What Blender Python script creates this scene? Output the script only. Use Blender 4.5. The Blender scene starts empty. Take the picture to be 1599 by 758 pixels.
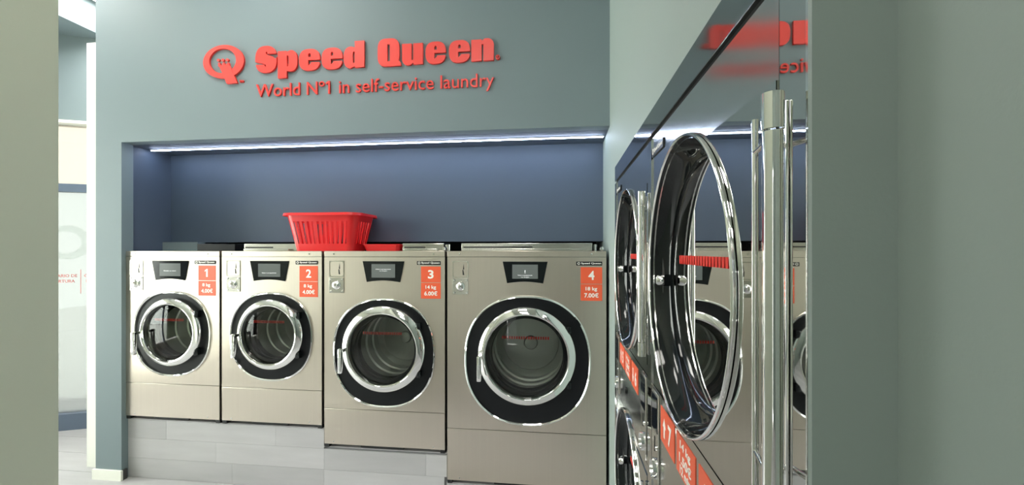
import bpy, bmesh, math, random
from mathutils import Vector, Matrix
R = math.radians
random.seed(7)
scene = bpy.context.scene
C = scene.collection

# ---------------------------------------------------------------- camera, world, exposure
cam_d = bpy.data.cameras.new('camera'); cam = bpy.data.objects.new('camera', cam_d); C.objects.link(cam)
cam_d.sensor_width = 36.0; cam_d.lens = 659.0 / 1599.0 * 36.0
cam_d.shift_y = 14.0 / 1599.0; cam_d.clip_start = 0.02; cam_d.clip_end = 200
cam.location = (0, 0, 1.55); cam.rotation_euler = (R(90), 0, math.atan(77 / 659))
scene.camera = cam
vs = scene.view_settings
vs.view_transform = 'Standard'; vs.look = 'None'; vs.gamma = 1.0; vs.use_curve_mapping = False; vs.exposure = 0.6
w = bpy.data.worlds.new('sky'); scene.world = w; w.use_nodes = True
bg = w.node_tree.nodes['Background']; bg.inputs[0].default_value = (1.0, 0.985, 0.965, 1); bg.inputs[1].default_value = 9.0
scene.cycles.max_bounces = 10; scene.cycles.transparent_max_bounces = 12; scene.cycles.glossy_bounces = 6
scene.cycles.sample_clamp_indirect = 6.0

def portal(loc, rot, sx, sy):
    l = bpy.data.lights.new('window_daylight_portal', 'AREA'); l.shape = 'RECTANGLE'; l.size = sx; l.size_y = sy
    l.cycles.is_portal = True
    o = bpy.data.objects.new('window_daylight_portal', l); C.objects.link(o); o.location = loc; o.rotation_euler = rot
portal((-5.17, 0.95, 1.55), (0, R(-90), 0), 2.7, 3.5)

# ---------------------------------------------------------------- materials
MATS = {}
def mat(name, col, rough=0.5, metal=0.0, spec=0.5, emit=None, estr=0.0, noise=0.0, nscale=(8, 8, 8), bump=0.0, bscale=60, aniso=0.0, rand=0.0, coat=0.0):
    m = bpy.data.materials.new(name); m.use_nodes = True; nt = m.node_tree; b = nt.nodes['Principled BSDF']
    b.inputs['Base Color'].default_value = (*col, 1); b.inputs['Roughness'].default_value = rough
    b.inputs['Metallic'].default_value = metal; b.inputs['Specular IOR Level'].default_value = spec
    b.inputs['Coat Weight'].default_value = coat
    if aniso: b.inputs['Anisotropic'].default_value = aniso
    if emit: b.inputs['Emission Color'].default_value = (*emit, 1); b.inputs['Emission Strength'].default_value = estr
    if noise or bump:
        tc = nt.nodes.new('ShaderNodeTexCoord'); mp = nt.nodes.new('ShaderNodeMapping'); mp.inputs['Scale'].default_value = nscale
        nt.links.new(tc.outputs['Object'], mp.inputs[0])
    if noise:
        n = nt.nodes.new('ShaderNodeTexNoise'); n.inputs['Scale'].default_value = 1.0; n.inputs['Detail'].default_value = 5
        nt.links.new(mp.outputs[0], n.inputs['Vector'])
        r = nt.nodes.new('ShaderNodeMapRange'); r.inputs[3].default_value = 1 - noise; r.inputs[4].default_value = 1 + noise
        nt.links.new(n.outputs['Fac'], r.inputs[0])
        mul = nt.nodes.new('ShaderNodeVectorMath'); mul.operation = 'SCALE'; mul.inputs[0].default_value = col
        last = r.outputs[0]
        if rand:
            oi = nt.nodes.new('ShaderNodeObjectInfo'); rr = nt.nodes.new('ShaderNodeMapRange')
            rr.inputs[3].default_value = 1 - rand; rr.inputs[4].default_value = 1 + rand
            nt.links.new(oi.outputs['Random'], rr.inputs[0])
            mm = nt.nodes.new('ShaderNodeMath'); mm.operation = 'MULTIPLY'
            nt.links.new(r.outputs[0], mm.inputs[0]); nt.links.new(rr.outputs[0], mm.inputs[1]); last = mm.outputs[0]
        nt.links.new(last, mul.inputs['Scale']); nt.links.new(mul.outputs[0], b.inputs['Base Color'])
    if bump:
        n2 = nt.nodes.new('ShaderNodeTexNoise'); n2.inputs['Scale'].default_value = bscale; n2.inputs['Detail'].default_value = 3
        nt.links.new(tc.outputs['Object'], n2.inputs['Vector'])
        bp = nt.nodes.new('ShaderNodeBump'); bp.inputs['Strength'].default_value = bump; bp.inputs['Distance'].default_value = 0.002
        nt.links.new(n2.outputs['Fac'], bp.inputs['Height']); nt.links.new(bp.outputs[0], b.inputs['Normal'])
    MATS[name] = m
    return m
def pane_mat(name, tint, gloss_rough=0.0, ior=1.45, haze=0.0, hazecol=(0.9, 0.95, 0.9)):
    m = bpy.data.materials.new(name); m.use_nodes = True; nt = m.node_tree; nt.nodes.clear()
    out = nt.nodes.new('ShaderNodeOutputMaterial'); tr = nt.nodes.new('ShaderNodeBsdfTransparent'); tr.inputs[0].default_value = (*tint, 1)
    gl = nt.nodes.new('ShaderNodeBsdfGlossy'); gl.inputs['Roughness'].default_value = gloss_rough
    fr = nt.nodes.new('ShaderNodeFresnel'); fr.inputs[0].default_value = ior
    mx = nt.nodes.new('ShaderNodeMixShader'); nt.links.new(fr.outputs[0], mx.inputs[0])
    base = tr.outputs[0]
    if haze:
        tl = nt.nodes.new('ShaderNodeBsdfTranslucent'); tl.inputs[0].default_value = (*hazecol, 1)
        m2 = nt.nodes.new('ShaderNodeMixShader'); m2.inputs[0].default_value = haze
        nt.links.new(tr.outputs[0], m2.inputs[1]); nt.links.new(tl.outputs[0], m2.inputs[2]); base = m2.outputs[0]
    nt.links.new(base, mx.inputs[1]); nt.links.new(gl.outputs[0], mx.inputs[2]); nt.links.new(mx.outputs[0], out.inputs[0])
    MATS[name] = m
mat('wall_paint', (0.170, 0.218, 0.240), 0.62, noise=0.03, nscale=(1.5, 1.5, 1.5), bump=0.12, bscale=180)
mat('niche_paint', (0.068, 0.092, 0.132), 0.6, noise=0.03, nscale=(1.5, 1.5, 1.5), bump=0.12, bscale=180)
mat('side_paint', (0.265, 0.318, 0.298), 0.6, noise=0.03, nscale=(1.5, 1.5, 1.5), bump=0.12, bscale=180)
mat('sage_paint', (0.63, 0.66, 0.54), 0.6, noise=0.03, nscale=(1.5, 1.5, 1.5), bump=0.12, bscale=180)
mat('white_paint', (0.82, 0.82, 0.76), 0.6, bump=0.05, bscale=150)
mat('ceiling_paint', (0.75, 0.76, 0.74), 0.8, bump=0.05, bscale=150)
mat('navy_board', (0.11, 0.145, 0.21), 0.45, noise=0.05)
mat('plank', (0.45, 0.44, 0.455), 0.42, noise=0.16, nscale=(2.2, 14, 14), rand=0.09, bump=0.06, bscale=90)
mat('plinth_core', (0.22, 0.22, 0.23), 0.7, noise=0.05)
mat('joint', (0.2, 0.2, 0.2), 0.8, noise=0.02)
mat('steel', (0.64, 0.58, 0.505), 0.30, 1.0, noise=0.035, nscale=(90, 90, 1.2), aniso=0.5)
mat('steel_side', (0.10, 0.10, 0.10), 0.5, 0.6, noise=0.05)
mat('steel_top', (0.62, 0.61, 0.56), 0.22, 1.0, noise=0.04, nscale=(2, 60, 60))
mat('chrome', (0.88, 0.88, 0.87), 0.05, 1.0)
mat('mirror_steel', (0.60, 0.61, 0.59), 0.018, 1.0)
mat('satin_steel', (0.60, 0.61, 0.59), 0.13, 1.0, noise=0.03, nscale=(60, 60, 1.5))
mat('dark_trim', (0.36, 0.38, 0.38), 0.06, 1.0)
mat('black_plastic', (0.007, 0.008, 0.010), 0.28, spec=0.28, noise=0.1)
mat('black_gloss', (0.008, 0.010, 0.011), 0.07, spec=0.35)
mat('rubber', (0.018, 0.02, 0.02), 0.45, noise=0.1)
mat('gap_black', (0.008, 0.008, 0.009), 0.6)
mat('drum_steel', (0.56, 0.58, 0.55), 0.34, 0.5, noise=0.08, nscale=(5, 5, 5))
mat('orange', (0.82, 0.115, 0.045), 0.4, noise=0.02)
mat('white_print', (0.9, 0.88, 0.83), 0.5)
mat('red_print', (0.75, 0.03, 0.02), 0.45)
mat('sign_red', (0.80, 0.055, 0.045), 0.38, noise=0.02)
mat('basket_red', (0.76, 0.018, 0.022), 0.32, noise=0.03)
mat('screen', (0.08, 0.09, 0.085), 0.12, emit=(0.45, 0.5, 0.48), estr=0.10)
mat('screen_print', (0.8, 0.8, 0.8), 0.3, emit=(1, 1, 1), estr=0.6)
mat('dark_glass', (0.010, 0.014, 0.022), 0.04, coat=0.5)
mat('led', (1, 1, 1), 0.4, emit=(0.66, 0.77, 1.0), estr=40.0)
mat('led_panel', (1, 1, 1), 0.4, emit=(1.0, 0.98, 0.91), estr=11.0)
mat('alu', (0.7, 0.71, 0.72), 0.3, 1.0)
mat('paving', (0.82, 0.82, 0.80), 0.8, noise=0.1, nscale=(3, 3, 3))
mat('lettering', (0.62, 0.22, 0.22), 0.5)
pane_mat('door_glass', (0.80, 0.83, 0.80), ior=1.5)
pane_mat('window_glass', (0.93, 0.97, 0.94))
pane_mat('frosted_glass', (0.245, 0.258, 0.25), haze=0.06)
pane_mat('cream_glass', (0.28, 0.275, 0.25), haze=0.06, hazecol=(0.95, 0.93, 0.85))
pane_mat('frosted_print', (0.955, 0.97, 0.96), haze=0.03)
# perforated dryer drum: a metal sheet with a grid of dark holes
def perforated():
    m = mat('perforated_steel', (0.7, 0.72, 0.7), 0.4, 0.25); nt = m.node_tree; b = nt.nodes['Principled BSDF']
    tc = nt.nodes.new('ShaderNodeTexCoord'); mp = nt.nodes.new('ShaderNodeMapping'); mp.inputs['Scale'].default_value = (48, 48, 48)
    v = nt.nodes.new('ShaderNodeTexVoronoi'); v.inputs['Randomness'].default_value = 0.0; v.inputs['Scale'].default_value = 1.0
    cr = nt.nodes.new('ShaderNodeValToRGB'); cr.color_ramp.elements[0].position = 0.28; cr.color_ramp.elements[0].color = (0.01, 0.01, 0.01, 1)
    cr.color_ramp.elements[1].position = 0.34; cr.color_ramp.elements[1].color = (0.7, 0.72, 0.7, 1)
    nt.links.new(tc.outputs['Object'], mp.inputs[0]); nt.links.new(mp.outputs[0], v.inputs['Vector'])
    nt.links.new(v.outputs['Distance'], cr.inputs[0]); nt.links.new(cr.outputs[0], b.inputs['Base Color'])
perforated()

# ---------------------------------------------------------------- builders
def tag(o, label=None, cat=None, group=None, kind=None):
    if label: o['label'] = label
    if cat: o['category'] = cat
    if group: o['group'] = group
    if kind: o['kind'] = kind
    return o
def empty(name, loc=(0, 0, 0), rz=0.0, label=None, cat=None, group=None):
    o = bpy.data.objects.new(name, None); C.objects.link(o); o.location = loc; o.rotation_euler = (0, 0, rz)
    o.empty_display_size = 0.1
    return tag(o, label, cat, group)
def link_mesh(name, me, material, parent=None, loc=None):
    me.materials.clear(); me.materials.append(MATS[material])
    o = bpy.data.objects.new(name, me); C.objects.link(o); o.parent = parent
    if loc: o.location = loc
    return o
def finish(name, bm, material, parent=None, smooth=None, loc=None):
    bmesh.ops.recalc_face_normals(bm, faces=bm.faces)
    me = bpy.data.meshes.new(name); bm.to_mesh(me); bm.free()
    if smooth:
        me.shade_smooth(); me.set_sharp_from_angle(angle=R(smooth))
    return link_mesh(name, me, material, parent, loc)
def add_box(bm, x0, x1, y0, y1, z0, z1, bev=0.0):
    vs_ = [bm.verts.new((x, y, z)) for x in (x0, x1) for y in (y0, y1) for z in (z0, z1)]
    fs = [bm.faces.new([vs_[i] for i in q]) for q in ((0, 1, 3, 2), (4, 6, 7, 5), (0, 4, 5, 1), (2, 3, 7, 6), (0, 2, 6, 4), (1, 5, 7, 3))]
    if bev:
        es = set(e for f_ in fs for e in f_.edges)
        bmesh.ops.bevel(bm, geom=list(es), offset=bev, segments=2, affect='EDGES', profile=0.5)
def box(name, x0, x1, y0, y1, z0, z1, material, parent=None, bev=0.0):
    bm = bmesh.new(); add_box(bm, min(x0, x1), max(x0, x1), min(y0, y1), max(y0, y1), min(z0, z1), max(z0, z1), bev)
    o = finish(name, bm, material, parent, 35 if bev else None)
    if bev:
        for p_ in o.data.polygons:       # flat sides stay flat, only the rounded edges are smooth
            if max(abs(c) for c in p_.normal) > 0.999: p_.use_smooth = False
    return o
def squircle(a, b, n):
    return lambda t: (abs(math.cos(t) / a) ** n + abs(math.sin(t) / b) ** n) ** (-1.0 / n)
def add_lathe(bm, cx, cz, prof, seg=64, shape=None, close=False):
    """revolve (r, y) about the local y axis at (cx, cz); with a shape r is an offset added to shape(angle)"""
    rings = []
    for (r, y) in prof:
        if r == 0 and not shape: rings.append([bm.verts.new((cx, y, cz))]); continue
        ring = []
        for k in range(seg):
            t = 2 * math.pi * k / seg
            rr = r + shape(t) if shape else r
            ring.append(bm.verts.new((cx + rr * math.cos(t), y, cz + rr * math.sin(t))))
        rings.append(ring)
    pairs = list(zip(rings, rings[1:])) + ([(rings[-1], rings[0])] if close else [])
    for a, b in pairs:
        for k in range(seg):
            k2 = (k + 1) % seg
            if len(a) == 1 and len(b) == 1: continue
            if len(a) == 1: bm.faces.new((a[0], b[k], b[k2]))
            elif len(b) == 1: bm.faces.new((a[k], a[k2], b[0]))
            else: bm.faces.new((a[k], a[k2], b[k2], b[k]))
def lathe(name, cx, cz, prof, material, parent=None, seg=64, shape=None, close=False, smooth=40):
    bm = bmesh.new(); add_lathe(bm, cx, cz, prof, seg, shape, close)
    return finish(name, bm, material, parent, smooth)
def rect_r(cx, cz, x0, x1, z0, z1):
    def f_(t):
        c, s = math.cos(t), math.sin(t); d = 1e9
        if c > 1e-9: d = min(d, (x1 - cx) / c)
        if c < -1e-9: d = min(d, (x0 - cx) / c)
        if s > 1e-9: d = min(d, (z1 - cz) / s)
        if s < -1e-9: d = min(d, (z0 - cz) / s)
        return d
    return f_
def holed_plate(name, cx, cz, outer, inner, y0, y1, material, parent=None, corners=(), seg=96, smooth=30):
    """plate between y0 (front) and y1 whose outline is outer(angle) and which has a hole inner(angle) about (cx, cz)"""
    ts = sorted(set([round(2 * math.pi * k / seg, 6) for k in range(seg)] + [round(math.atan2(z - cz, x - cx) % (2 * math.pi), 6) for x, z in corners]))
    bm = bmesh.new(); L = []
    for t in ts:
        c, s = math.cos(t), math.sin(t); ro, ri = outer(t), inner(t)
        L.append([bm.verts.new((cx + r * c, y, cz + r * s)) for r, y in ((ri, y0), (ro, y0), (ro, y1), (ri, y1))])
    n = len(L)
    for k in range(n):
        a, b = L[k], L[(k + 1) % n]
        for i in range(4):
            j = (i + 1) % 4; bm.faces.new((a[i], a[j], b[j], b[i]))
    return finish(name, bm, material, parent, smooth)
def prism(name, poly, y0, y1, material, parent=None, smooth=None):
    bm = bmesh.new(); n = len(poly)
    a = [bm.verts.new((x, y0, z)) for x, z in poly]; b = [bm.verts.new((x, y1, z)) for x, z in poly]
    bm.faces.new(a); bm.faces.new(list(reversed(b)))
    for k in range(n): bm.faces.new((a[k], b[k], b[(k + 1) % n], a[(k + 1) % n]))
    return finish(name, bm, material, parent, smooth)
def add_tube(bm, pts, r, seg=16, cap=True):
    pts = [Vector(p) for p in pts]; rings = []
    for i, p in enumerate(pts):
        d = (pts[min(i + 1, len(pts) - 1)] - pts[max(i - 1, 0)]).normalized()
        u = d.orthogonal().normalized() if i == 0 else (rings_u - d * rings_u.dot(d)).normalized()
        rings_u = u; v = d.cross(u); rr = r[i] if isinstance(r, (list, tuple)) else r
        rings.append([bm.verts.new(p + (u * math.cos(2 * math.pi * k / seg) + v * math.sin(2 * math.pi * k / seg)) * rr) for k in range(seg)])
    for a, b in zip(rings, rings[1:]):
        for k in range(seg): bm.faces.new((a[k], a[(k + 1) % seg], b[(k + 1) % seg], b[k]))
    if cap: bm.faces.new(rings[0]); bm.faces.new(list(reversed(rings[-1])))
def tube(name, pts, r, material, parent=None, seg=16):
    bm = bmesh.new(); add_tube(bm, pts, r, seg); return finish(name, bm, material, parent, 40)
def curve_mesh(name, splines, extrude):
    """2D outlines (holes allowed) in (x, z) -> a solid mesh whose face looks along -y"""
    cu = bpy.data.curves.new(name, 'CURVE'); cu.dimensions = '2D'; cu.fill_mode = 'BOTH'; cu.extrude = extrude / 2
    for sp in splines:
        s = cu.splines.new('POLY'); s.points.add(len(sp) - 1); s.use_cyclic_u = True
        for p, (x, z) in zip(s.points, sp): p.co = (x, z, 0, 1)
    return solidify_curve(name, cu)
def solidify_curve(name, cu):
    o = bpy.data.objects.new(name, cu); C.objects.link(o)
    dg = bpy.context.evaluated_depsgraph_get(); me = bpy.data.meshes.new_from_object(o.evaluated_get(dg))
    bpy.data.objects.remove(o); bpy.data.curves.remove(cu)
    me.transform(Matrix.Rotation(R(90), 4, 'X')); me.name = name
    return me
def text_mesh(name, s, size, extrude=0.0004, align='CENTER', sx=1.0, bold=0.0, space=1.0):
    cu = bpy.data.curves.new(name, 'FONT'); cu.body = s; cu.size = size; cu.align_x = align; cu.extrude = extrude / 2
    cu.resolution_u = 3; cu.offset = bold; cu.space_character = space
    me = solidify_curve(name, cu)
    if sx != 1.0: me.transform(Matrix.Diagonal((sx, 1, 1, 1)))
    return me
def fit(me, x0, x1, z0, z1):
    xs = [v.co.x for v in me.vertices]; zs = [v.co.z for v in me.vertices]
    ax, bx = min(xs), max(xs); az, bz = min(zs), max(zs)
    kx = (x1 - x0) / (bx - ax) if bx > ax else 1; kz = (z1 - z0) / (bz - az) if z1 is not None and bz > az else kx
    if z1 is None: kz = kx
    for v in me.vertices: v.co.x = x0 + (v.co.x - ax) * kx; v.co.z = z0 + (v.co.z - az) * kz
    return me
def put_y(me, y):
    for v in me.vertices: v.co.y += y
    return me
def islands(me):
    n = len(me.vertices); p = list(range(n))
    def find(a):
        while p[a] != a: p[a] = p[p[a]]; a = p[a]
        return a
    for e in me.edges: p[find(e.vertices[0])] = find(e.vertices[1])
    g = {}
    for i in range(n): g.setdefault(find(i), []).append(i)
    return list(g.values())
def split_letters(me, name, material, parent, overlap=0.35):
    """one mesh object per glyph: islands that overlap in x belong together"""
    items = []
    for isl in islands(me):
        xs = [me.vertices[i].co.x for i in isl]; items.append([min(xs), max(xs), set(isl)])
    items.sort(key=lambda q: q[0]); merged = []
    for it in items:
        if merged:
            a = merged[-1]; ov = min(a[1], it[1]) - max(a[0], it[0])
            if ov > overlap * min(a[1] - a[0], it[1] - it[0]):
                a[1] = max(a[1], it[1]); a[2] |= it[2]; continue
        merged.append(it)
    for a in merged:
        idx = {v: k for k, v in enumerate(sorted(a[2]))}
        vs_ = [tuple(me.vertices[i].co) for i in sorted(a[2])]
        fs = [[idx[i] for i in p_.vertices] for p_ in me.polygons if p_.vertices[0] in idx]
        m2 = bpy.data.meshes.new(name); m2.from_pydata(vs_, [], fs); m2.update()
        link_mesh(name, m2, material, parent)

# ---------------------------------------------------------------- the room
def struct(o): return tag(o, kind='structure')
WF = 2.53        # face of the back wall
XR = 0.283       # right wall
HC = 3.7         # ceiling
def wallbox(name, x0, x1, y0, y1, z0, z1, m, label, cat='wall'):
    return tag(box(name, x0, x1, y0, y1, z0, z1, m), label, cat, kind='structure')
# floor: grey planks on a dark joint bed
fl = tag(box('floor', -5.3, 0.4, -3.4, 3.9, -0.05, -0.004, 'joint'), 'pale grey wood-look plank floor of the laundry', 'floor', kind='structure')
plank_meshes = {}
def plank_at(x0, x1, y0, y1):
    key = (round(x1 - x0, 4), round(y1 - y0, 4))
    if key not in plank_meshes:
        bm = bmesh.new(); add_box(bm, 0, x1 - x0, 0, y1 - y0, -0.004, 0.0); me = bpy.data.meshes.new('plank'); bm.to_mesh(me); bm.free()
        me.materials.append(MATS['plank']); plank_meshes[key] = me
    o = bpy.data.objects.new('plank', plank_meshes[key]); C.objects.link(o); o.parent = fl; o.location = (x0, y0, 0)
PWD, PLN = 0.24, 1.30
for r_ in range(31):
    y0 = -3.4 + r_ * PWD; y1 = min(y0 + PWD - 0.003, 3.9); x = -5.3 - (r_ * 0.47 % PLN)
    while x < 0.4:
        xa, xb = max(x, -5.3), min(x + PLN - 0.003, 0.4)
        if xb - xa > 0.05: plank_at(xa, xb, y0, y1)
        x += PLN
tag(box('ceiling', -5.3, 0.4, -3.4, 3.9, HC, HC + 0.1, 'ceiling_paint'), 'white flat ceiling over the laundry', 'ceiling', kind='structure')
wallbox('wall_back', -3.155, XR, WF, WF + 0.08, 2.29, HC, 'wall_paint', 'blue-grey wall face carrying the red lettering above the niche')
wallbox('wall_pier', -3.155, -2.957, WF, WF + 0.08, 0, 2.29, 'wall_paint', 'narrow blue-grey wall strip beside the washer marked 1')
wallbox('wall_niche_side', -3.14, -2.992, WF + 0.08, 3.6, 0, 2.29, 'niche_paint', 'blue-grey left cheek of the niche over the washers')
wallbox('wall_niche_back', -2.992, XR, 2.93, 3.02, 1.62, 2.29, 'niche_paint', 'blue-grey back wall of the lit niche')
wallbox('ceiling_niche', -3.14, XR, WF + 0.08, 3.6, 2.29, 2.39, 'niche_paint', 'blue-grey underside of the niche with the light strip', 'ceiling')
wallbox('wall_service', -3.14, XR, 3.5, 3.6, 0, 2.29, 'gap_black', 'dark wall behind the washers')
wallbox('trim_1', -2.992, -2.70, 2.86, 2.93, 1.555, 1.62, 'wall_paint', 'blue-grey ledge at the foot of the niche wall', 'ledge')
wallbox('wall_right', XR, XR + 0.12, -3.4, 3.9, 0, HC, 'side_paint', 'grey-green right wall behind and above the dryers')
wallbox('wall_left', -1.785, -1.635, -3.4, 1.2, 0, HC, 'sage_paint', 'sage-grey wall end on the entrance side')
wallbox('wall_white', -3.39, -3.15, 2.66, 2.80, 0, 3.05, 'white_paint', 'white door post behind the narrow blue-grey wall strip')
b_ = wallbox('baseboard_back', -3.168, -2.945, WF - 0.014, WF, 0, 0.068, 'white_paint', 'low white skirting at the foot of the blue-grey strip', 'skirting')
box('skirting_end', -2.957, -2.945, WF, WF + 0.03, 0, 0.068, 'steel_side', b_)
wallbox('wall_beyond', -3.30, -3.14, 2.80, 3.9, 0, HC, 'white_paint', 'white return wall beyond the door post')
wallbox('wall_rear_head', -1.635, -1.15, -3.5, -3.4, 2.3, HC, 'side_paint', 'grey-green wall over the added glass door')
wallbox('wall_end', -5.3, -1.635, -3.5, -3.4, 0, HC, 'white_paint', 'white end wall of the entrance area')
wallbox('wall_rear', -1.15, 0.4, -3.5, -3.4, 0, HC, 'side_paint', 'grey-green wall at the end of the aisle')
for nm, z0, z1, y0, y1 in (('wall_front', 2.9, HC, -3.4, 3.0), ('wall_front_low', 0, 0.2, -3.4, 3.0), ('wall_front_side', 0.2, 2.9, -3.4, -0.8)):
    wallbox(nm, -5.3, -5.2, y0, y1, z0, z1, 'white_paint', 'white wall round the street window')
# street window and added rear door, out of the frame: they bring the daylight
def window(name, x0, x1, y0, y1, z0, z1, n, label, axis, gm='window_glass'):
    o = tag(empty(name, ((x0 + x1) / 2, (y0 + y1) / 2, z0)), label, 'window', kind='structure')
    ox, oy = o.location.x, o.location.y; t = 0.03
    for k in range(n):
        if axis == 'y':
            a, b = y0 + (y1 - y0) * k / n, y0 + (y1 - y0) * (k + 1) / n
            box('pane', -0.004, 0.004, a - oy + 0.03, b - oy - 0.03, 0.04, z1 - z0 - 0.04, gm, o)
            box('mullion', -t, t, b - oy - 0.03, b - oy + 0.03, 0, z1 - z0, 'navy_board', o)
        else:
            a, b = x0 + (x1 - x0) * k / n, x0 + (x1 - x0) * (k + 1) / n
            box('pane', a - ox + 0.03, b - ox - 0.03, -0.004, 0.004, 0.04, z1 - z0 - 0.04, gm, o)
            box('mullion', b - ox - 0.03, b - ox + 0.03, -t, t, 0, z1 - z0, 'navy_board', o)
window('window_2', -5.2, -5.2, -0.8, 2.7, 0.2, 2.9, 3, 'clear street window with dark mullions', 'y')
window('added_door_1', -1.635, -1.15, -3.45, -3.45, 0.0, 2.3, 1, 'unseen frosted glass door added at the end of the aisle for reflections', 'x', 'frosted_glass')  # added out of view to put a bright stripe in the dryer handles
# shop entrance seen in the gap: an oblique glazed front
ang = math.atan2(0.394, 0.919)
fr = tag(empty('window_1', (-4.32, 3.17, 0), ang), 'glazed shop front with opening-hours lettering beyond the gap', 'window', kind='structure')
S0, S1 = -0.95, 1.15
box('header_panel', S0, S1, 0, 0.10, 2.68, HC, 'wall_paint', fr)
box('lintel', S0, S1, -0.06, 0.10, 2.655, 2.68, 'white_paint', fr)
box('transom_pane', S0, S1, 0.03, 0.04, 2.14, 2.655, 'cream_glass', fr)
box('transom_bar', S0, S1, 0.0, 0.07, 2.07, 2.14, 'navy_board', fr)
pn = box('pane', S0, S1, 0.03, 0.04, 0.14, 2.07, 'frosted_glass', fr)
box('frame_post', 0.20, 0.235, 0.012, 0.062, 0.14, 2.07, 'white_paint', fr)
box('kick_board', S0, S1, -0.02, 0.09, 0.0, 0.14, 'navy_board', fr)
yt = 0.0275
for txt, sz, al, x, z in (('HORARIO DE', 0.036, 'RIGHT', 0.115, 1.325), ('APERTURA', 0.036, 'RIGHT', 0.098, 1.278), ('OPENING', 0.036, 'LEFT', 0.163, 1.325), ('HOURS', 0.036, 'LEFT', 0.175, 1.278)):
    me = text_mesh('lettering', txt, sz, 0.001, al, bold=0.0008)
    for v in me.vertices: v.co.x += x; v.co.z += z; v.co.y += yt
    link_mesh('lettering', me, 'lettering', fr)
box('lettering_rule', 0.137, 0.142, yt - 0.0005, yt + 0.0005, 1.18, 1.39, 'lettering', fr)
def ell(cx, cz, a, b, n=40, t0=0, t1=2 * math.pi, e=2.0):
    out = []
    for k in range(n):
        t = t0 + (t1 - t0) * k / n; c, s = math.cos(t), math.sin(t)
        out.append((cx + a * math.copysign(abs(c) ** (2 / e), c), cz + b * math.copysign(abs(s) ** (2 / e), s)))
    return out
me = curve_mesh('frosted_emblem', [ell(0.05, 1.63, 0.165, 0.15), ell(0.04, 1.63, 0.105, 0.095)], 0.001)
link_mesh('frosted_emblem', put_y(me, yt), 'frosted_print', fr)
# lowered soffit over the entrance
wallbox('ceiling_entrance', -5.2, -3.97, 2.2, 3.9, 3.43, HC, 'wall_paint', 'blue-grey lowered soffit over the shop entrance', 'ceiling')
tag(box('street_pavement', -14, 3, -9, 14, -0.12, -0.06, 'paving'), 'grey pavement outside the shop', 'pavement', kind='structure')

# ---------------------------------------------------------------- lamps
def ceiling_panel(x, y, sx, sy, label, estr=None):
    t = empty('ceiling_light', (x, y, HC), 0, label, 'ceiling light', 'square ceiling light panels')
    m_ = 'led_panel'
    box('frame', -sx / 2 - 0.015, sx / 2 + 0.015, -sy / 2 - 0.015, sy / 2 + 0.015, -0.03, -0.0005, 'alu', t)
    box('diffuser', -sx / 2, sx / 2, -sy / 2, sy / 2, -0.034, -0.0302, m_, t)
ceiling_panel(-3.55, 2.55, 0.72, 1.6, 'large white light panel beside the entrance soffit')
ceiling_panel(-1.9, 1.75, 0.6, 0.6, 'square white light panel in front of the niche wall')
ceiling_panel(-0.75, 0.30, 0.6, 0.6, 'square white light panel over the dryer end of the aisle')
ceiling_panel(-0.75, -1.0, 0.6, 0.6, 'unseen square light panel added over the middle of the aisle')  # extra panel, added to brighten the end panel and the near walls
ceiling_panel(-0.7, -2.4, 0.6, 0.6, 'unseen square light panel added at the rear of the aisle')  # unseen panel added for ambient light behind the camera
ls = empty('light_strip', (-2.985, 2.742, 2.29), 0, 'long cold-white light strip under the top of the niche', 'light strip')
box('channel', 0.02, 3.26, -0.009, 0.009, -0.006, -0.0002, 'alu', ls)
box('diffuser', 0.03, 3.25, -0.006, 0.006, -0.010, -0.006, 'led', ls)

# ---------------------------------------------------------------- plinth under the washers
pl = empty('stepped_plinth', (0, 2.575, 0), 0, 'stepped plinth clad in grey wood planks under the four washers', 'plinth')
STEPS = [(-2.976, -1.527, 0.404), (-1.527, -0.712, 0.288), (-0.712, 0.280, 0.106)]
for x0, x1, h in STEPS:
    box('core', x0, x1, 0.012, 0.90, 0, h - 0.004, 'plinth_core', pl)
    box('top_board', x0, x1, 0.0, 0.90, h - 0.004, h, 'plank', pl)
    row = 0; z = 0.002
    while z < h - 0.02:
        z1 = min(z + 0.135, h - 0.005); x = x0 - (0.55 + row * 0.37) % 0.8 if row else x0
        while x < x1 - 0.01:
            xa, xb = max(x, x0), min(x + 0.80, x1)
            if xb - xa > 0.03: box('plank', xa + 0.0005, xb - 0.0005, 0.0, 0.012, z, z1 - 0.001, 'plank', pl)
            x += 0.80
        z = z1; row += 1

# ---------------------------------------------------------------- washers
def cap_y(r, Rg, h): return -h * (1 - (r / Rg) ** 2)
def letters_bar(name, s, width, zc, cx, h, yfun, material, parent):
    me = text_mesh(name, s, h * 1.4, 0.0006, bold=0.0006, space=1.0)
    fit(me, cx - width / 2, cx + width / 2, zc - h / 2, zc + h / 2)
    for v in me.vertices: v.co.y += yfun(v.co.x, v.co.z)
    return link_mesh(name, me, material, parent)
def brand_badge(parent, x0, x1, z0, z1, y, material='black_plastic'):
    b = box('brand_badge', x0, x1, y - 0.003, y, z0, z1, material, parent, 0.0008)
    h = z1 - z0
    me = text_mesh('badge_text', 'Speed Queen', 0.02, 0.0006, bold=0.0006)
    fit(me, x0 + h * 1.25, x1 - h * 0.25, z0 + h * 0.22, z0 + h * 0.80); link_mesh('badge_text', put_y(me, y - 0.0034), 'white_print', b)
    me = curve_mesh('badge_emblem', [ell(x0 + h * 0.65, z0 + h * 0.52, h * 0.36, h * 0.34, 24), ell(x0 + h * 0.65, z0 + h * 0.52, h * 0.2, h * 0.2, 24)], 0.0006)
    link_mesh('badge_emblem', put_y(me, y - 0.0034), 'white_print', b)
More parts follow.
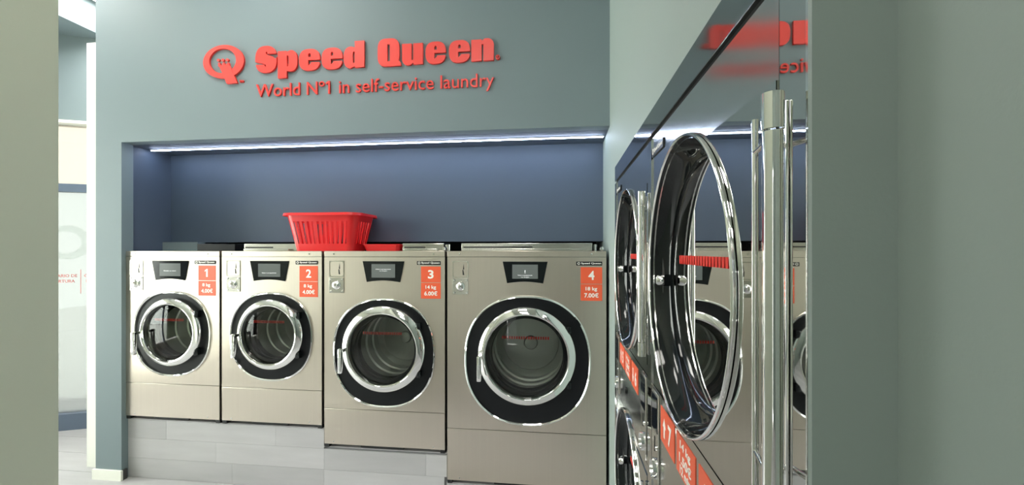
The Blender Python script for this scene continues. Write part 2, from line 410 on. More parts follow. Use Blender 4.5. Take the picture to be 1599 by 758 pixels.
def sticker_text(parent, name, s, x0, x1, z0, z1, y):
    me = text_mesh(name, s, 0.05, 0.0005, bold=0.0012); fit(me, x0, x1, z0, z1); link_mesh(name, put_y(me, y - 0.0003), 'white_print', parent)

WL = {1: 'narrow stainless washer beside the blue-grey wall strip, orange sticker numbered 1',
      2: 'narrow stainless washer with the red basket overhanging it, orange sticker numbered 2',
      3: 'mid-sized stainless washer with red tray on top, orange 14 kg sticker numbered 3',
      4: 'largest stainless washer next to the dryer wall, orange 18 kg sticker numbered 4'}
def washer(num, x0, x1, zb, zseam, bez, ring, kg, price, msg):
    """bez = (cx, cz, half width, half height); ring = (cx, cz, outer radius, inner radius), all in the scene"""
    W = x1 - x0; ZT = 1.552
    t = empty('washing_machine', (x0, 2.56, zb), 0, WL[num], 'washer', 'row of stainless washers in the niche')
    def Z(z): return z - zb
    def X(x): return x - x0
    H = Z(ZT)
    bm = bmesh.new(); e = 0.008     # hollow cabinet: the drum shows through the door
    add_box(bm, 0.002, e, 0.024, 0.82, 0.02, H - 0.002); add_box(bm, W - e, W - 0.002, 0.024, 0.82, 0.02, H - 0.002)
    add_box(bm, e, W - e, 0.81, 0.82, 0.02, H - 0.002); add_box(bm, e, W - e, 0.024, 0.81, 0.02, 0.03); add_box(bm, e, W - e, 0.40, 0.81, H - 0.012, H - 0.002)
    finish('body', bm, 'steel_side', t)
    for fx in (0.0, W - 0.03):
        box('foot', fx, fx + 0.03, 0.004, 0.05, 0.0, 0.022, 'gap_black', t)
    box('vent_slot', W * 0.30, W * 0.66, 0.012, 0.03, 0.006, 0.02, 'gap_black', t)
    bcx, bcz, ba, bb = X(bez[0]), Z(bez[1]), bez[2], bez[3]
    rcx, rcz, Ro, Ri = X(ring[0]), Z(ring[1]), ring[2], ring[3]
    sq = squircle(ba, bb, 2.28)
    zs = Z(zseam)
    # front sheets
    cor = [(0.0, zs + 0.0015), (W, zs + 0.0015), (0.0, Z(1.5145)), (W, Z(1.5145))]
    holed_plate('front_panel', bcx, bcz, rect_r(bcx, bcz, 0, W, zs + 0.0015, Z(1.5145)), lambda a: sq(a) - 0.006, 0.0, 0.024, 'steel', t, cor, 128)
    box('lower_panel', 0, W, 0.0, 0.024, 0.022, zs - 0.0015, 'steel', t, 0.0012)
    top = box('top_strip', 0, W, 0.0, 0.40, Z(1.5165), H, 'steel', t, 0.0015)
    for sx in (0.10, 0.88) if num < 3 else (0.08, 0.91):
        lathe('screw', W * sx, Z(1.534), [(0, -0.0035), (0.005, -0.003), (0.0065, 0.001)], 'chrome', top, 14)
        lathe('screw', W * sx, 0.038, [(0, -0.003), (0.004, -0.0025), (0.005, 0.001)], 'chrome', t, 12)
    # covers on the roof of the machine
    c0, c1 = {1: (W * 0.55, W - 0.02), 2: (0.03, 0.425), 3: (0.46, W - 0.05), 4: (0.05, W - 0.07)}[num]
    cv = box('top_cover', c0, c1, 0.16, 0.35, H, H + 0.052, 'black_plastic' if num == 1 else 'steel_top', t, 0.004)
    if num > 1:
        box('cover_lip', c0 + 0.02, c1 - 0.04, 0.13, 0.162, H, H + 0.016, 'steel_top', cv, 0.003)
        box('cover_gap', c0 + 0.015, c0 + (c1 - c0) * 0.55, 0.155, 0.166, H + 0.022, H + 0.030, 'gap_black', cv)
    if num > 2:
        tube('water_inlet', [(W - 0.045, 0.26, H), (W - 0.045, 0.26, H + 0.045)], 0.012, 'chrome', t)
        lathe('top_knob', W - 0.02, H + 0.014, [(0, 0.05), (0.011, 0.052), (0.013, 0.06), (0.013, 0.08)], 'chrome', t, 18)
    # door bezel with its bright edge
    holed_plate('door_bezel', rcx, rcz, lambda a: max(Ri + 0.01, _ray_sq(sq, bcx, bcz, rcx, rcz, a) - 0.008), lambda a: Ri - 0.02, 0.004, 0.03, 'black_plastic', t, (), 96)
    lathe('bezel_trim', bcx, bcz, [(-0.009, 0.006), (-0.008, -0.006), (-0.002, -0.011), (0.003, -0.008), (0.005, 0.002), (0.0, 0.006)], 'chrome', t, 128, sq, True)
    # door
    dr = lathe('door_ring', rcx, rcz, [(Ro - 0.002, 0.006), (Ro, -0.016), (Ro - 0.004, -0.026), (Ro - 0.012, -0.031), (Ri + 0.017, -0.042), (Ri + 0.013, -0.043),
              (Ri + 0.012, -0.036), (Ri + 0.009, -0.038), (Ri + 0.004, -0.037), (Ri, -0.028), (Ri, 0.004)], 'chrome', t, 96)
    gl = lathe('door_glass', rcx, rcz, [(Ri * k / 8, cap_y(Ri * k / 8, Ri, 0.012) - 0.014) for k in range(9)], 'door_glass', t, 72)
    letters_bar('glass_print', 'IIIIIIIIIIIIIIIIIIII', Ri * 1.16, rcz + Ri * 0.46, rcx - Ri * 0.02, 0.017, lambda x, z: cap_y(math.hypot(x - rcx, z - rcz), Ri, 0.012) - 0.0125, 'red_print', gl)
    lathe('gasket', rcx, rcz, [(Ri, 0.0), (Ri * 0.98, 0.05), (Ri * 0.92, 0.055), (Ri * 0.90, 0.07), (Ri * 0.94, 0.08), (Ri * 0.92, 0.095), (Ri * 0.95, 0.10)], 'rubber', t, 72)
    dm = lathe('drum', rcx, rcz, [(Ri * 0.95, 0.10), (Ri * 1.0, 0.12), (Ri * 1.0, 0.20), (Ri * 0.95, 0.205), (Ri * 0.95, 0.22), (Ri * 1.0, 0.225), (Ri * 1.0, 0.30), (Ri * 0.95, 0.305), (Ri * 0.95, 0.315), (Ri * 1.0, 0.32), (Ri * 1.0, 0.40)], 'drum_steel', t, 72)
    lathe('drum_back', rcx, rcz, [(Ri * 1.0, 0.40), (Ri * 0.80, 0.395), (Ri * 0.77, 0.385), (Ri * 0.20, 0.38), (Ri * 0.17, 0.36), (Ri * 0.08, 0.355), (0, 0.355)], 'drum_steel', dm, 72)
    # latch lever on the left, hinges on the right
    lx = rcx - Ro + 0.020
    hd = empty('door_handle', (0, 0, 0)); hd.parent = t
    bm = bmesh.new(); add_box(bm, lx - 0.013, lx + 0.013, -0.085, -0.062, rcz - 0.145, rcz + 0.008, 0.006); lever = finish('lever', bm, 'chrome', hd, 35)
    box('grip_inset', lx - 0.007, lx + 0.007, -0.0865, -0.085, rcz - 0.125, rcz - 0.045, 'alu', lever, 0.0004)
    box('latch_arm', lx - 0.010, rcx - Ri - 0.012, -0.078, -0.030, rcz - 0.012, rcz + 0.010, 'chrome', hd, 0.004)
    for s in (1, -1):
        a = R(33) * s; hx, hz = rcx + (Ro + 0.004) * math.cos(a), rcz + (Ro + 0.004) * math.sin(a)
        bm = bmesh.new(); add_box(bm, hx - 0.012, hx + 0.016, -0.028, 0.006, hz - 0.022, hz + 0.022, 0.005); finish('hinge', bm, 'black_gloss', t, 35)
    # control panel
    cx = W / 2 - 0.010 if num < 3 else W / 2
    z0, z1, a, b = Z(1.356), Z(1.488), 0.110, 0.137
    poly = [(cx - b, z1), (cx - a, z0)] + [(cx - a + 2 * a * k / 10, z0 + 0.010 * math.sin(math.pi * k / 10)) for k in range(1, 10)] + [(cx + a, z0), (cx + b, z1)]
    dp = prism('control_panel', poly, -0.004, 0.002, 'black_gloss', t)
    sc_ = box('display', cx - 0.078, cx + 0.078, -0.0052, -0.004, z0 + 0.028, z1 - 0.018, 'screen', dp)
    for k, (s_, zz, h_, w_) in enumerate(msg):
        me = text_mesh('display_text', s_, 0.02, 0.0003); fit(me, cx - w_ / 2, cx + w_ / 2, z0 + zz, z0 + zz + h_); link_mesh('display_text', put_y(me, -0.0055), 'screen_print', sc_)
    # coin slot and coin return
    x0c = 0.034; za, zb_ = Z(1.386), Z(1.490)
    cp = holed_plate('coin_plate', x0c + 0.05, (za + zb_) / 2, rect_r(x0c + 0.05, (za + zb_) / 2, x0c, x0c + 0.10, za, zb_), squircle(0.0455, 0.0475, 8), -0.003, 0.001, 'steel_top', t, [(x0c, za), (x0c, zb_), (x0c + 0.1, za), (x0c + 0.1, zb_)], 48)
    box('coin_face', x0c + 0.002, x0c + 0.098, -0.0012, 0.001, za + 0.002, zb_ - 0.002, 'steel', cp)
    prism('coin_slot', [(x0c + 0.066, za + 0.06), (x0c + 0.070, za + 0.088), (x0c + 0.073, za + 0.06), (x0c + 0.073, za + 0.052), (x0c + 0.066, za + 0.052)], -0.002, 0.0, 'gap_black', cp)
    prism('coin_slot', [(x0c + 0.064, za + 0.018), (x0c + 0.062, za + 0.05), (x0c + 0.068, za + 0.05), (x0c + 0.074, za + 0.018)], -0.002, 0.0, 'gap_black', cp)
    zc0, zc1 = Z(1.284), Z(1.382)
    rp = box('coin_return_plate', x0c, x0c + 0.10, -0.003, 0.001, zc0, zc1, 'steel_top', t, 0.001)
    kx, kz = x0c + 0.050, (zc0 + zc1) / 2
    lathe('return_knob', kx, kz, [(0.0, -0.020), (0.012, -0.019), (0.020, -0.015), (0.027, -0.009), (0.029, -0.0028)], 'chrome', rp, 32)
    lathe('return_button', kx - 0.004, kz + 0.004, [(0, -0.026), (0.007, -0.025), (0.009, -0.019)], 'steel_top', rp, 18)
    for sx in (0.011, 0.089):
        for sz in (0.011, 0.087):
            lathe('screw', x0c + sx, zc0 + sz, [(0, -0.0075), (0.005, -0.0065), (0.007, -0.003)], 'chrome', rp, 12)
    # brand badge and price sticker
    xr = X(ring[0]); bx1 = W - 0.026; bx0 = bx1 - 0.153
    if num == 4: bx1 = W - 0.024; bx0 = bx1 - 0.153
    brand_badge(t, bx0, bx1, Z(1.466), Z(1.489), 0.0)
    sx0, sx1 = bx1 - 0.127, bx1
    st = empty('price_sticker', (0, 0, 0)); st.parent = t
    box('number_field', sx0, sx1, -0.0012, -0.0002, Z(1.3565), Z(1.456), 'orange', st); box('price_field', sx0, sx1, -0.0012, -0.0002, Z(1.255), Z(1.3535), 'orange', st)
    mx = (sx0 + sx1) / 2
    if num == 1: prism('number', [(mx - 0.006, Z(1.380)), (mx + 0.006, Z(1.380)), (mx + 0.006, Z(1.434)), (mx - 0.002, Z(1.434)), (mx - 0.016, Z(1.424)), (mx - 0.016, Z(1.415)), (mx - 0.006, Z(1.420))], -0.0020, -0.0014, 'white_print', st)
    else: sticker_text(st, 'number', str(num), mx - (0.018 if num > 1 else 0.012), mx + (0.018 if num > 1 else 0.012), Z(1.380), Z(1.434), -0.0012)
    sticker_text(st, 'weight', kg, mx - 0.034, mx + 0.034 if len(kg) > 4 else mx + 0.024, Z(1.310), Z(1.338), -0.0012)
    sticker_text(st, 'price', price, mx - 0.042, mx + 0.042, Z(1.274), Z(1.302), -0.0012)
    return t
def _ray_sq(sq, bcx, bcz, rcx, rcz, a):
    """distance from the ring centre to the bezel outline along angle a"""
    lo, hi = 0.0, 1.2
    for _ in range(30):
        m_ = (lo + hi) / 2; dx, dz = rcx + m_ * math.cos(a) - bcx, rcz + m_ * math.sin(a) - bcz
        if math.hypot(dx, dz) < sq(math.atan2(dz, dx)): lo = m_
        else: hi = m_
    return lo
WM = [
 (1, -2.958, -2.257, 0.406, 0.655, (-2.608, 0.996, 0.286, 0.283), (-2.606, 1.008, 0.228, 0.183), '8 kg', '4.00€', [('Ready to start', 0.060, 0.006, 0.09)]),
 (2, -2.239, -1.534, 0.406, 0.650, (-1.887, 0.993, 0.287, 0.287), (-1.885, 1.008, 0.230, 0.184), '8 kg', '4.00€', [('Select a programme', 0.050, 0.006, 0.10)]),
 (3, -1.516, -0.720, 0.290, 0.541, (-1.118, 0.908, 0.333, 0.342), (-1.115, 0.934, 0.273, 0.219), '14 kg', '6.00€', [('Select a programme', 0.078, 0.006, 0.10), ('to begin', 0.068, 0.005, 0.05)]),
 (4, -0.704, 0.266, 0.108, 0.452, (-0.210, 0.886, 0.381, 0.391), (-0.211, 0.915, 0.299, 0.246), '18 kg', '7.00€', [('!', 0.062, 0.018, 0.006), ('Select a programme', 0.045, 0.007, 0.088), ('to begin', 0.034, 0.006, 0.05)]),
]
for a in WM: washer(*a)

# ---------------------------------------------------------------- dryers along the right wall
XD = 0.220
def dryer_door(t, zc, tagp):
    cx = 0.2535
    def outer(a):
        r1 = 0.2527; c, s = math.cos(a), math.sin(a)
        r2 = rect_r(cx, zc, cx - 0.02, 0.600, zc - 0.220, zc + 0.220)(a)
        return max(r1, r2)
    d = empty('door', (0, 0, zc - 1.06 * zc)); d.scale = (1, 1, 1.06); d.parent = t   # the porthole is slightly taller than wide
    holed_plate('door_plate', cx, zc, outer, lambda a: 0.246, -0.002, 0.010, 'mirror_steel', d, [(0.600, zc + 0.220), (0.600, zc - 0.220)], 120)
    lathe('door_ring', cx, zc, [(0.2465, 0.006), (0.2475, -0.007), (0.2485, -0.009), (0.250, -0.0097), (0.2515, -0.009), (0.2525, -0.007), (0.2525, -0.003)], 'chrome', d, 96)
    lathe('door_bowl', cx, zc, [(0.2477, -0.007), (0.243, 0.006), (0.237, 0.020), (0.228, 0.031), (0.216, 0.037)], 'black_gloss', d, 96)
    lathe('glass_gasket', cx, zc, [(0.2185, 0.036), (0.2180, 0.033), (0.2155, 0.033), (0.215, 0.038)], 'black_gloss', d, 96)
    gl = lathe('door_glass', cx, zc, [(0.0, 0.037), (0.11, 0.037), (0.2165, 0.037)], 'door_glass', d, 72)
    letters_bar('glass_print', 'IIIIIIIIIIIIIIIIIIII', 0.30, zc + 0.038, cx, 0.017, lambda x, z: 0.0362, 'red_print', gl)
    lathe('latch', cx - 0.228, zc - 0.010, [(0, 0.002), (0.008, 0.003), (0.012, 0.008), (0.013, 0.02)], 'chrome', d, 20)
    hd = empty('door_handle', (0, 0, 0)); hd.parent = t
    z0, z1 = zc - 0.202, zc + 0.207
    tube('grip_bar', [(0.636, -0.022, z0 + 0.036), (0.636, -0.022, z1 - 0.036)], 0.0092, 'chrome', hd, 32)
    for za, zb_ in ((z0, z0 + 0.034), (z1 - 0.034, z1)):
        tube('end_cap', [(0.636, -0.022, za), (0.636, -0.022, zb_)], 0.0098, 'chrome', hd, 32)
    tube('edge_rod', [(0.567, -0.008, z0), (0.567, -0.008, z1 - 0.004)], 0.0036, 'chrome', hd, 20)
    box('mount_plate', 0.612, 0.624, -0.0045, -0.0012, z0, z1 - 0.002, 'chrome', hd, 0.001)
    for zz in (z0 + 0.040, z1 - 0.040):
        tube('stand_off', [(0.636, -0.022, zz), (0.567, -0.008, zz)], 0.0028, 'chrome', hd, 12)
def dryer(yfar, upper, lower, txt, label):
    t = empty('stacked_dryer', (XD, yfar, 0), R(-90), label, 'dryer', 'stacked mirror-steel dryers')
    PW, W = 0.602, 0.655
    box('body', 0.004, W - 0.004, 0.53, 0.75, 0.01, 1.82, 'steel_side', t)
    box('body', 0.004, 0.020, 0.02, 0.53, 0.01, 1.82, 'steel_side', t); box('body', 0.590, W - 0.004, 0.02, 0.53, 0.01, 1.82, 'steel_side', t)
    cx = 0.2535
    for z0, z1, zc in ((1.232, 1.824, 1.492), (0.115, 1.000, 0.740)):
        holed_plate('front_panel', cx, zc, rect_r(cx, zc, 0.003, PW, z0, z1), squircle(0.244, 0.259, 2), 0.0, 0.02, 'satin_steel', t, [(0.003, z0), (0.003, z1), (PW, z0), (PW, z1)], 96)
        dryer_door(t, zc, '')
        dm = lathe('drum', cx, zc, [(0.222, 0.04), (0.228, 0.10), (0.248, 0.13), (0.248, 0.50)], 'perforated_steel', t, 64)
        lathe('drum_back', cx, zc, [(0.248, 0.50), (0.20, 0.49), (0.05, 0.485), (0.0, 0.485)], 'perforated_steel', dm, 64)
        lathe('drum_seal', cx, zc, [(0.222, 0.037), (0.205, 0.05), (0.205, 0.09), (0.225, 0.10)], 'rubber', dm, 64)
    box('side_strip', PW + 0.003, W - 0.002, -0.001, 0.02, 0.02, 1.824, 'mirror_steel', t)
    box('edge_bead', -0.001, 0.0025, -0.003, 0.01, 0.02, 1.824, 'chrome', t)
    box('kick_panel', 0.003, PW, 0.0, 0.02, 0.01, 0.112, 'satin_steel', t)
    # band of controls between the two doors
    cpn = box('control_band', 0.003, PW, 0.0, 0.02, 1.003, 1.229, 'satin_steel', t)
    for xa in (0.012, 0.525):
        bz = box('coin_column', xa, xa + 0.066, -0.004, 0.0, 1.008, 1.224, 'steel_top', cpn, 0.0015)
        box('screen', xa + 0.006, xa + 0.060, -0.0052, -0.004, 1.135, 1.215, 'dark_glass', bz)
        lathe('coin_cup', xa + 0.033, 1.045, [(0.0, -0.004), (0.018, -0.005), (0.020, -0.012), (0.023, -0.012), (0.024, -0.004)], 'chrome', bz, 24)
        box('coin_slot', xa + 0.031, xa + 0.035, -0.005, -0.004, 1.085, 1.12, 'gap_black', bz)
        lathe('screw', xa + 0.052, 1.10, [(0, -0.008), (0.004, -0.007), (0.005, -0.004)], 'chrome', bz, 12)
    for k, xa in enumerate((0.092, 0.222, 0.352)):
        s = box('price_sticker', xa, xa + 0.113, -0.0012, -0.0002, 1.135, 1.209, 'orange', cpn)
        if k == 0:
            z = 1.150; ax = xa + 0.034
            prism('arrow', [(ax - 0.005, z), (ax + 0.005, z), (ax + 0.005, z + 0.022), (ax + 0.013, z + 0.022), (ax, z + 0.042), (ax - 0.013, z + 0.022), (ax - 0.005, z + 0.022)], -0.0018, -0.0013, 'white_print', s)
            sticker_text(s, 'number', txt[0], xa + 0.066, xa + 0.092, z, z + 0.042, -0.0014)
        elif k == 1:
            sticker_text(s, 'weight', txt[1], xa + 0.025, xa + 0.088, 1.182, 1.201, -0.0014)
            sticker_text(s, 'price', txt[2], xa + 0.020, xa + 0.093, 1.160, 1.178, -0.0014)
            sticker_text(s, 'duration', txt[3], xa + 0.025, xa + 0.088, 1.140, 1.156, -0.0014)
        else:
            z = 1.150; ax = xa + 0.034
            prism('arrow', [(ax - 0.005, z + 0.042), (ax - 0.005, z + 0.020), (ax - 0.013, z + 0.020), (ax, z), (ax + 0.013, z + 0.020), (ax + 0.005, z + 0.020), (ax + 0.005, z + 0.042)], -0.0018, -0.0013, 'white_print', s)
            sticker_text(s, 'number', txt[4], xa + 0.066, xa + 0.092, z, z + 0.042, -0.0014)
    lathe('lock', 0.24, 1.075, [(0, -0.006), (0.010, -0.005), (0.013, 0.001)], 'black_gloss', cpn, 20)
    brand_badge(t, 0.010, 0.120, 1.776, 1.797, 0.0)
    return t
dryer(1.715, 5, 6, ('5', '14 kg', '1.50€', '12 min', '6'), 'mirror-steel stacked dryer next to the washers corner')
dryer(1.060, 7, 8, ('7', '14 kg', '1.50€', '12 min', '8'), 'mirror-steel stacked dryer beside the grey-green end panel')
# surround that frames the dryers
tm = tag(empty('trim_2', (XD, 1.757, 0), R(-90)), 'polished dark steel frame round the dryers', 'frame', kind='structure')
box('top_band', 0, 1.355, -0.003, 0.061, 1.834, 1.894, 'dark_trim', tm, 0.001)
box('shadow_gap', 0.0, 1.355, 0.004, 0.061, 1.824, 1.834, 'gap_black', tm)
box('side_band', 0, 0.040, -0.003, 0.061, 0, 1.824, 'dark_trim', tm, 0.001)
box('edge_bead', 1.3525, 1.3575, -0.0035, 0.01, 0, 1.824, 'chrome', tm)
wallbox('wall_cheek', 0.2155, XR, 0.393, 0.399, 0, HC, 'side_paint', 'grey-green painted end panel closing the dryer bank')

# ---------------------------------------------------------------- lettering on the wall
YL = WF - 0.020
def A2(pts, x0, x1, zb, h): return [(x0 + (x1 - x0) * x, zb + h * z) for x, z in pts]
def oval(x0, x1, z0, z1, n=2.6, k=40, t0=0.0, t1=2 * math.pi):
    return ell((x0 + x1) / 2, (z0 + z1) / 2, (x1 - x0) / 2, (z1 - z0) / 2, k, t0, t1, n)
def rot_from(pts, z_hi, z_lo, side):
    """cut an outline open on one side between the heights z_lo and z_hi; returns the rest, starting at the upper lip (right) or lower lip (left)"""
    cx = sum(p[0] for p in pts) / len(pts)
    keep = [not (z_lo < p[1] < z_hi and ((p[0] > cx) == (side == 'r'))) for p in pts]
    n = len(pts); start = next(k for k in range(n) if keep[k] and not keep[k - 1])
    return [pts[(start + k) % n] for k in range(n) if keep[(start + k) % n]]
def gl_e():
    o = rot_from(oval(0, 1, -0.02, 0.80, 2.7, 80), 0.375, 0.285, 'r')
    return [o + [(0.97, 0.285), (0.56, 0.285), (0.56, 0.235), (0.44, 0.165), (0.44, 0.375), (0.995, 0.375)], [(0.44, 0.50), (0.44, 0.60), (0.50, 0.65), (0.56, 0.60), (0.56, 0.50)]]
def gl_S():
    o = oval(0, 1, -0.02, 1.02, 2.5, 120)
    pts = rot_from(o, 0.735, 0.60, 'r')       # starts at the upper lip, runs over the top, down the left side
    i = [k for k, p in enumerate(pts) if p[0] < 0.5 and 0.28 < p[1] < 0.40]
    left = pts[:i[0]] + [(0.02, 0.41), (0.30, 0.36), (0.50, 0.285), (0.50, 0.225), (0.43, 0.235), (0.43, 0.30), (0.03, 0.30)] + pts[i[-1] + 1:]
    return [left + [(0.97, 0.50), (0.80, 0.60), (0.56, 0.665), (0.50, 0.72), (0.50, 0.79), (0.57, 0.78), (0.57, 0.715), (0.98, 0.70)]]
def gl_p():
    r = oval(0.24, 1, -0.02, 0.80, 2.6, 60, -math.pi / 2, math.pi / 2)
    return [[(0, 0.78), (0, -0.26), (0.46, -0.26), (0.46, 0.0)] + r + [(0.44, 0.74), (0.44, 0.78)], [(0.47, 0.18), (0.47, 0.60), (0.53, 0.60), (0.56, 0.52), (0.56, 0.26), (0.53, 0.18)]]
def gl_d():
    r = oval(0, 0.76, -0.02, 0.80, 2.6, 60, math.pi / 2, 3 * math.pi / 2)
    return [[(1, 0), (1, 1.0), (0.54, 1.0), (0.54, 0.76)] + r + [(0.54, 0.05), (0.54, 0)], [(0.46, 0.18), (0.44, 0.26), (0.44, 0.52), (0.47, 0.60), (0.53, 0.60), (0.53, 0.18)]]
def gl_Q():
    o = oval(0, 0.94, -0.02, 1.02, 3.4, 100)
    o = [p for p in o if not (p[0] > 0.6 and p[1] < 0.16)]
    i = min(range(len(o)), key=lambda k: o[k][1] if o[k][0] < 0.62 else 9)
    o = rot_q(o)
    return [o + [(0.66, -0.02), (1.0, -0.02), (1.0, 0.09), (0.93, 0.17)], [(0.42, 0.17), (0.42, 0.80), (0.53, 0.80), (0.53, 0.17)]]
def rot_q(o):
    k = next(k for k in range(len(o)) if o[k][0] > 0.6 and o[k][1] >= 0.16 and not (o[k - 1][0] > 0.6 and o[k - 1][1] >= 0.16)) if False else min(range(len(o)), key=lambda q: (o[q][1] if (o[q][0] > 0.6) else 9))
    return o[k:] + o[:k]
def gl_u():
    r = ell(0.28, 0.22, 0.28, 0.24, 14, math.pi, 1.5 * math.pi)
    return [[(0, 0.78)] + r + [(0.40, -0.02), (0.54, 0.06), (0.54, 0.0), (1, 0.0), (1, 0.78), (0.54, 0.78), (0.54, 0.17), (0.46, 0.17), (0.46, 0.78)]]
def gl_n():
    r = ell(0.72, 0.58, 0.28, 0.23, 14, 0, 0.5 * math.pi)
    return [[(0, 0), (0.46, 0), (0.46, 0.60), (0.54, 0.60), (0.54, 0), (1, 0)] + r + [(0.60, 0.81), (0.46, 0.72), (0.46, 0.78), (0, 0.78)]]
sg = empty('brand_lettering', (0, YL, 0), 0, 'fat red raised brand name lettering on the blue-grey wall', 'lettering')
GL = [('letter_s', gl_S, -1.964, -1.816), ('letter_p', gl_p, -1.808, -1.674), ('letter_e', gl_e, -1.661, -1.521), ('letter_e', gl_e, -1.508, -1.370), ('letter_d', gl_d, -1.361, -1.225),
      ('letter_q', gl_Q, -1.138, -0.988), ('letter_u', gl_u, -0.980, -0.846), ('letter_e', gl_e, -0.830, -0.702), ('letter_e', gl_e, -0.682, -0.551), ('letter_n', gl_n, -0.543, -0.405)]
BZ, CH = 2.706, 0.166
for nm, fn, x0, x1 in GL:
    me = curve_mesh(nm, [A2(sp, x0, x1, BZ, CH) for sp in fn()], 0.014); link_mesh(nm, put_y(me, 0.013), 'sign_red', sg)
me = curve_mesh('registered_mark', [ell(-0.380, 2.722, 0.013, 0.013, 24), ell(-0.380, 2.722, 0.009, 0.009, 24)], 0.02)
rm = link_mesh('registered_mark', put_y(me, 0.011), 'sign_red', sg)
me = text_mesh('registered_letter', 'R', 0.014, 0.02); fit(me, -0.3845, -0.3755, 2.716, 2.728); link_mesh('registered_letter', put_y(me, 0.011), 'sign_red', rm)
tg = empty('tagline_lettering', (0, YL, 0), 0, 'thin red raised tagline lettering under the brand name', 'lettering')
me = text_mesh('tagline', 'World Nº1 in self-service laundry', 0.11, 0.010, 'LEFT')
fit(me, -1.962, -0.404, 2.524, 2.632); put_y(me, 0.015); split_letters(me, 'letter', 'sign_red', tg)
prism('letter_flag', [(-1.467, 2.631), (-1.482, 2.622), (-1.482, 2.612), (-1.467, 2.620)], 0.010, 0.020, 'sign_red', tg)
# round emblem with the plug-shaped tail
em = empty('wall_emblem', (0, YL, 0), 0, 'red ring emblem with pronged plug tail on the blue-grey wall', 'emblem')
def strokes(nm, spl, y=0.013, ex=0.014): link_mesh(nm, put_y(curve_mesh(nm, spl, ex), y), 'sign_red', em)
strokes('ring', [ell(-2.190, 2.790, 0.146, 0.1085, 64), ell(-2.196, 2.795, 0.096, 0.080, 64)])

strokes('tail', [[(-2.222, 2.766), (-2.152, 2.772), (-2.128, 2.727), (-2.108, 2.683), (-2.090, 2.645), (-2.166, 2.645), (-2.192, 2.705)]], 0.0125, 0.015)
for dx in (-0.218, -0.186, -0.154):
    x, z = -2.0 + dx, 2.772 - (dx + 0.218) * 0.03
    strokes('prong', [[(x - 0.009, z - 0.012), (x + 0.007, z - 0.012), (x + 0.003, z + 0.012), (x - 0.010, z + 0.012)]])
    strokes('dot', [ell(x - 0.010, z + 0.031, 0.010, 0.009, 16)], 0.014, 0.012)
me = text_mesh('trade_mark', 'TM', 0.02, 0.012); fit(me, -2.080, -2.052, 2.650, 2.664); link_mesh('trade_mark', put_y(me, 0.014), 'sign_red', em)

# ---------------------------------------------------------------- red basket and tray on the washers
def rounded_rect(hx, hy, r, n=6):
    out = []
    for cx, cy, t0 in ((hx - r, hy - r, 0), (-hx + r, hy - r, 90), (-hx + r, -hy + r, 180), (hx - r, -hy + r, 270)):
        for k in range(n + 1):
            t = R(t0 + 90 * k / n); out.append((cx + r * math.cos(t), cy + r * math.sin(t)))
    return out
ZTOP = 1.553
bk = empty('laundry_basket', (-1.575, 2.75, ZTOP), 0, 'red slotted plastic laundry basket standing on top of the washers', 'basket')
HB = 0.245
def level(f_):     # half sizes and corner radius at height fraction f_
    return 0.205 + 0.048 * f_, 0.108 + 0.042 * f_, 0.045 + 0.01 * f_
def loop3(bm, f_, z, grow=0.0):
    hx, hy, r = level(f_); return [bm.verts.new((x, y, z)) for x, y in rounded_rect(hx + grow, hy + grow, r + max(grow, 0))]
def skin(bm, a, b):
    n = len(a)
    for k in range(n): bm.faces.new((a[k], a[(k + 1) % n], b[(k + 1) % n], b[k]))
def band(name, f0, f1, th=0.004):
    bm = bmesh.new()
    L = [loop3(bm, f0, HB * f0), loop3(bm, f1, HB * f1), loop3(bm, f1, HB * f1, -th), loop3(bm, f0, HB * f0, -th)]
    for k in range(4): skin(bm, L[k], L[(k + 1) % 4])
    return finish(name, bm, 'basket_red', bk, 40)
bm = bmesh.new(); a = loop3(bm, 0, 0.0); b = loop3(bm, 0, 0.005); bm.faces.new(list(reversed(a))); bm.faces.new(b); skin(bm, a, b); finish('base', bm, 'basket_red', bk)
band('lower_band', 0.0, 0.20); band('upper_band', 0.80, 1.0)
bm = bmesh.new()
L = [loop3(bm, 1, HB - 0.004, -0.004), loop3(bm, 1, HB + 0.006, 0.0), loop3(bm, 1, HB + 0.006, 0.022), loop3(bm, 1, HB - 0.012, 0.027), loop3(bm, 1, HB - 0.012, 0.023), loop3(bm, 1, HB, 0.018), loop3(bm, 1, HB - 0.004, 0.0)]
for k in range(len(L)): skin(bm, L[k], L[(k + 1) % len(L)])
finish('rim', bm, 'basket_red', bk, 40)
def slat(p0, p1, q0, q1, nrm, th=0.004):
    """a bar between the lower band (p0..p1) and the upper band (q0..q1)"""
    bm = bmesh.new(); n = Vector(nrm) * th
    f_ = [bm.verts.new(v) for v in (p0, p1, q1, q0)]; g = [bm.verts.new(Vector(v) - n) for v in (p0, p1, q1, q0)]
    bm.faces.new(f_); bm.faces.new(list(reversed(g)))
    for k in range(4): bm.faces.new((f_[k], g[k], g[(k + 1) % 4], f_[(k + 1) % 4]))
    finish('slat', bm, 'basket_red', bk)
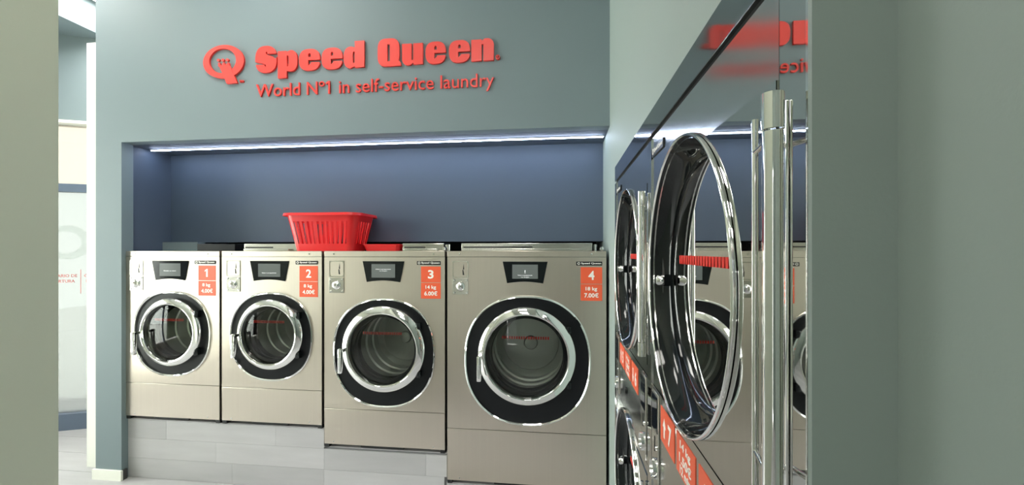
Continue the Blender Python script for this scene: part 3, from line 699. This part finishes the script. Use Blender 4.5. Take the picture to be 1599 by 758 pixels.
def side_slats(n, axis, sgn):
    (ax, ay, ar), (bx_, by, br) = level(0.19), level(0.81)
    la, lb = (ax - ar, bx_ - br) if axis == 'x' else (ay - ar, by - br)
    oa, ob = (ay, by) if axis == 'x' else (ax, bx_)
    for k in range(n):
        c = -1 + 2 * (k + 0.5) / n; hw = 0.52 / n
        P = [((c - hw) * la, oa, 0.19), ((c + hw) * la, oa, 0.19), ((c - hw) * lb, ob, 0.81), ((c + hw) * lb, ob, 0.81)]
        if axis == 'x': V = [(u, sgn * o, HB * f_) for u, o, f_ in P]; nr = (0, sgn, 0)
        else: V = [(sgn * o, u, HB * f_) for u, o, f_ in P]; nr = (sgn, 0, 0)
        slat(V[0], V[1], V[2], V[3], nr)
for sg_ in (1, -1): side_slats(11, 'x', sg_); side_slats(5, 'y', sg_)
for sx in (1, -1):
    for sy in (1, -1):     # solid rounded corners
        bm = bmesh.new(); rows = []
        for f_ in (0.19, 0.81):
            hx, hy, r = level(f_); out, inn = [], []
            for k in range(7):
                t = R(90 * k / 6)
                for lst, rr in ((out, r), (inn, r - 0.004)):
                    lst.append(bm.verts.new((sx * (hx - r + rr * math.cos(t)), sy * (hy - r + rr * math.sin(t)), HB * f_)))
            rows.append((out, inn))
        for k in range(6):
            for j in (0, 1): bm.faces.new((rows[0][j][k], rows[0][j][k + 1], rows[1][j][k + 1], rows[1][j][k]))
        for k in (0, 6): bm.faces.new((rows[0][0][k], rows[0][1][k], rows[1][1][k], rows[1][0][k]))
        finish('corner', bm, 'basket_red', bk, 40)
ty = empty('plastic_tray', (-1.195, 2.795, ZTOP), 0, 'shallow dark red plastic tray lying beside the laundry basket', 'tray')
bm = bmesh.new()
def tl(z, g): return [bm.verts.new((x, y, z)) for x, y in rounded_rect(0.115 + g, 0.095 + g, 0.03)]
L = [tl(0.004, -0.006), tl(0.005, -0.002), tl(0.042, 0.010), tl(0.046, 0.018), tl(0.042, 0.018), tl(0.040, 0.013), tl(0.0, 0.0)]
for k in range(len(L) - 1): skin(bm, L[k], L[k + 1])
bm.faces.new(list(reversed(L[-1]))); bm.faces.new(L[0]); finish('tray_shell', bm, 'basket_red', ty, 35)
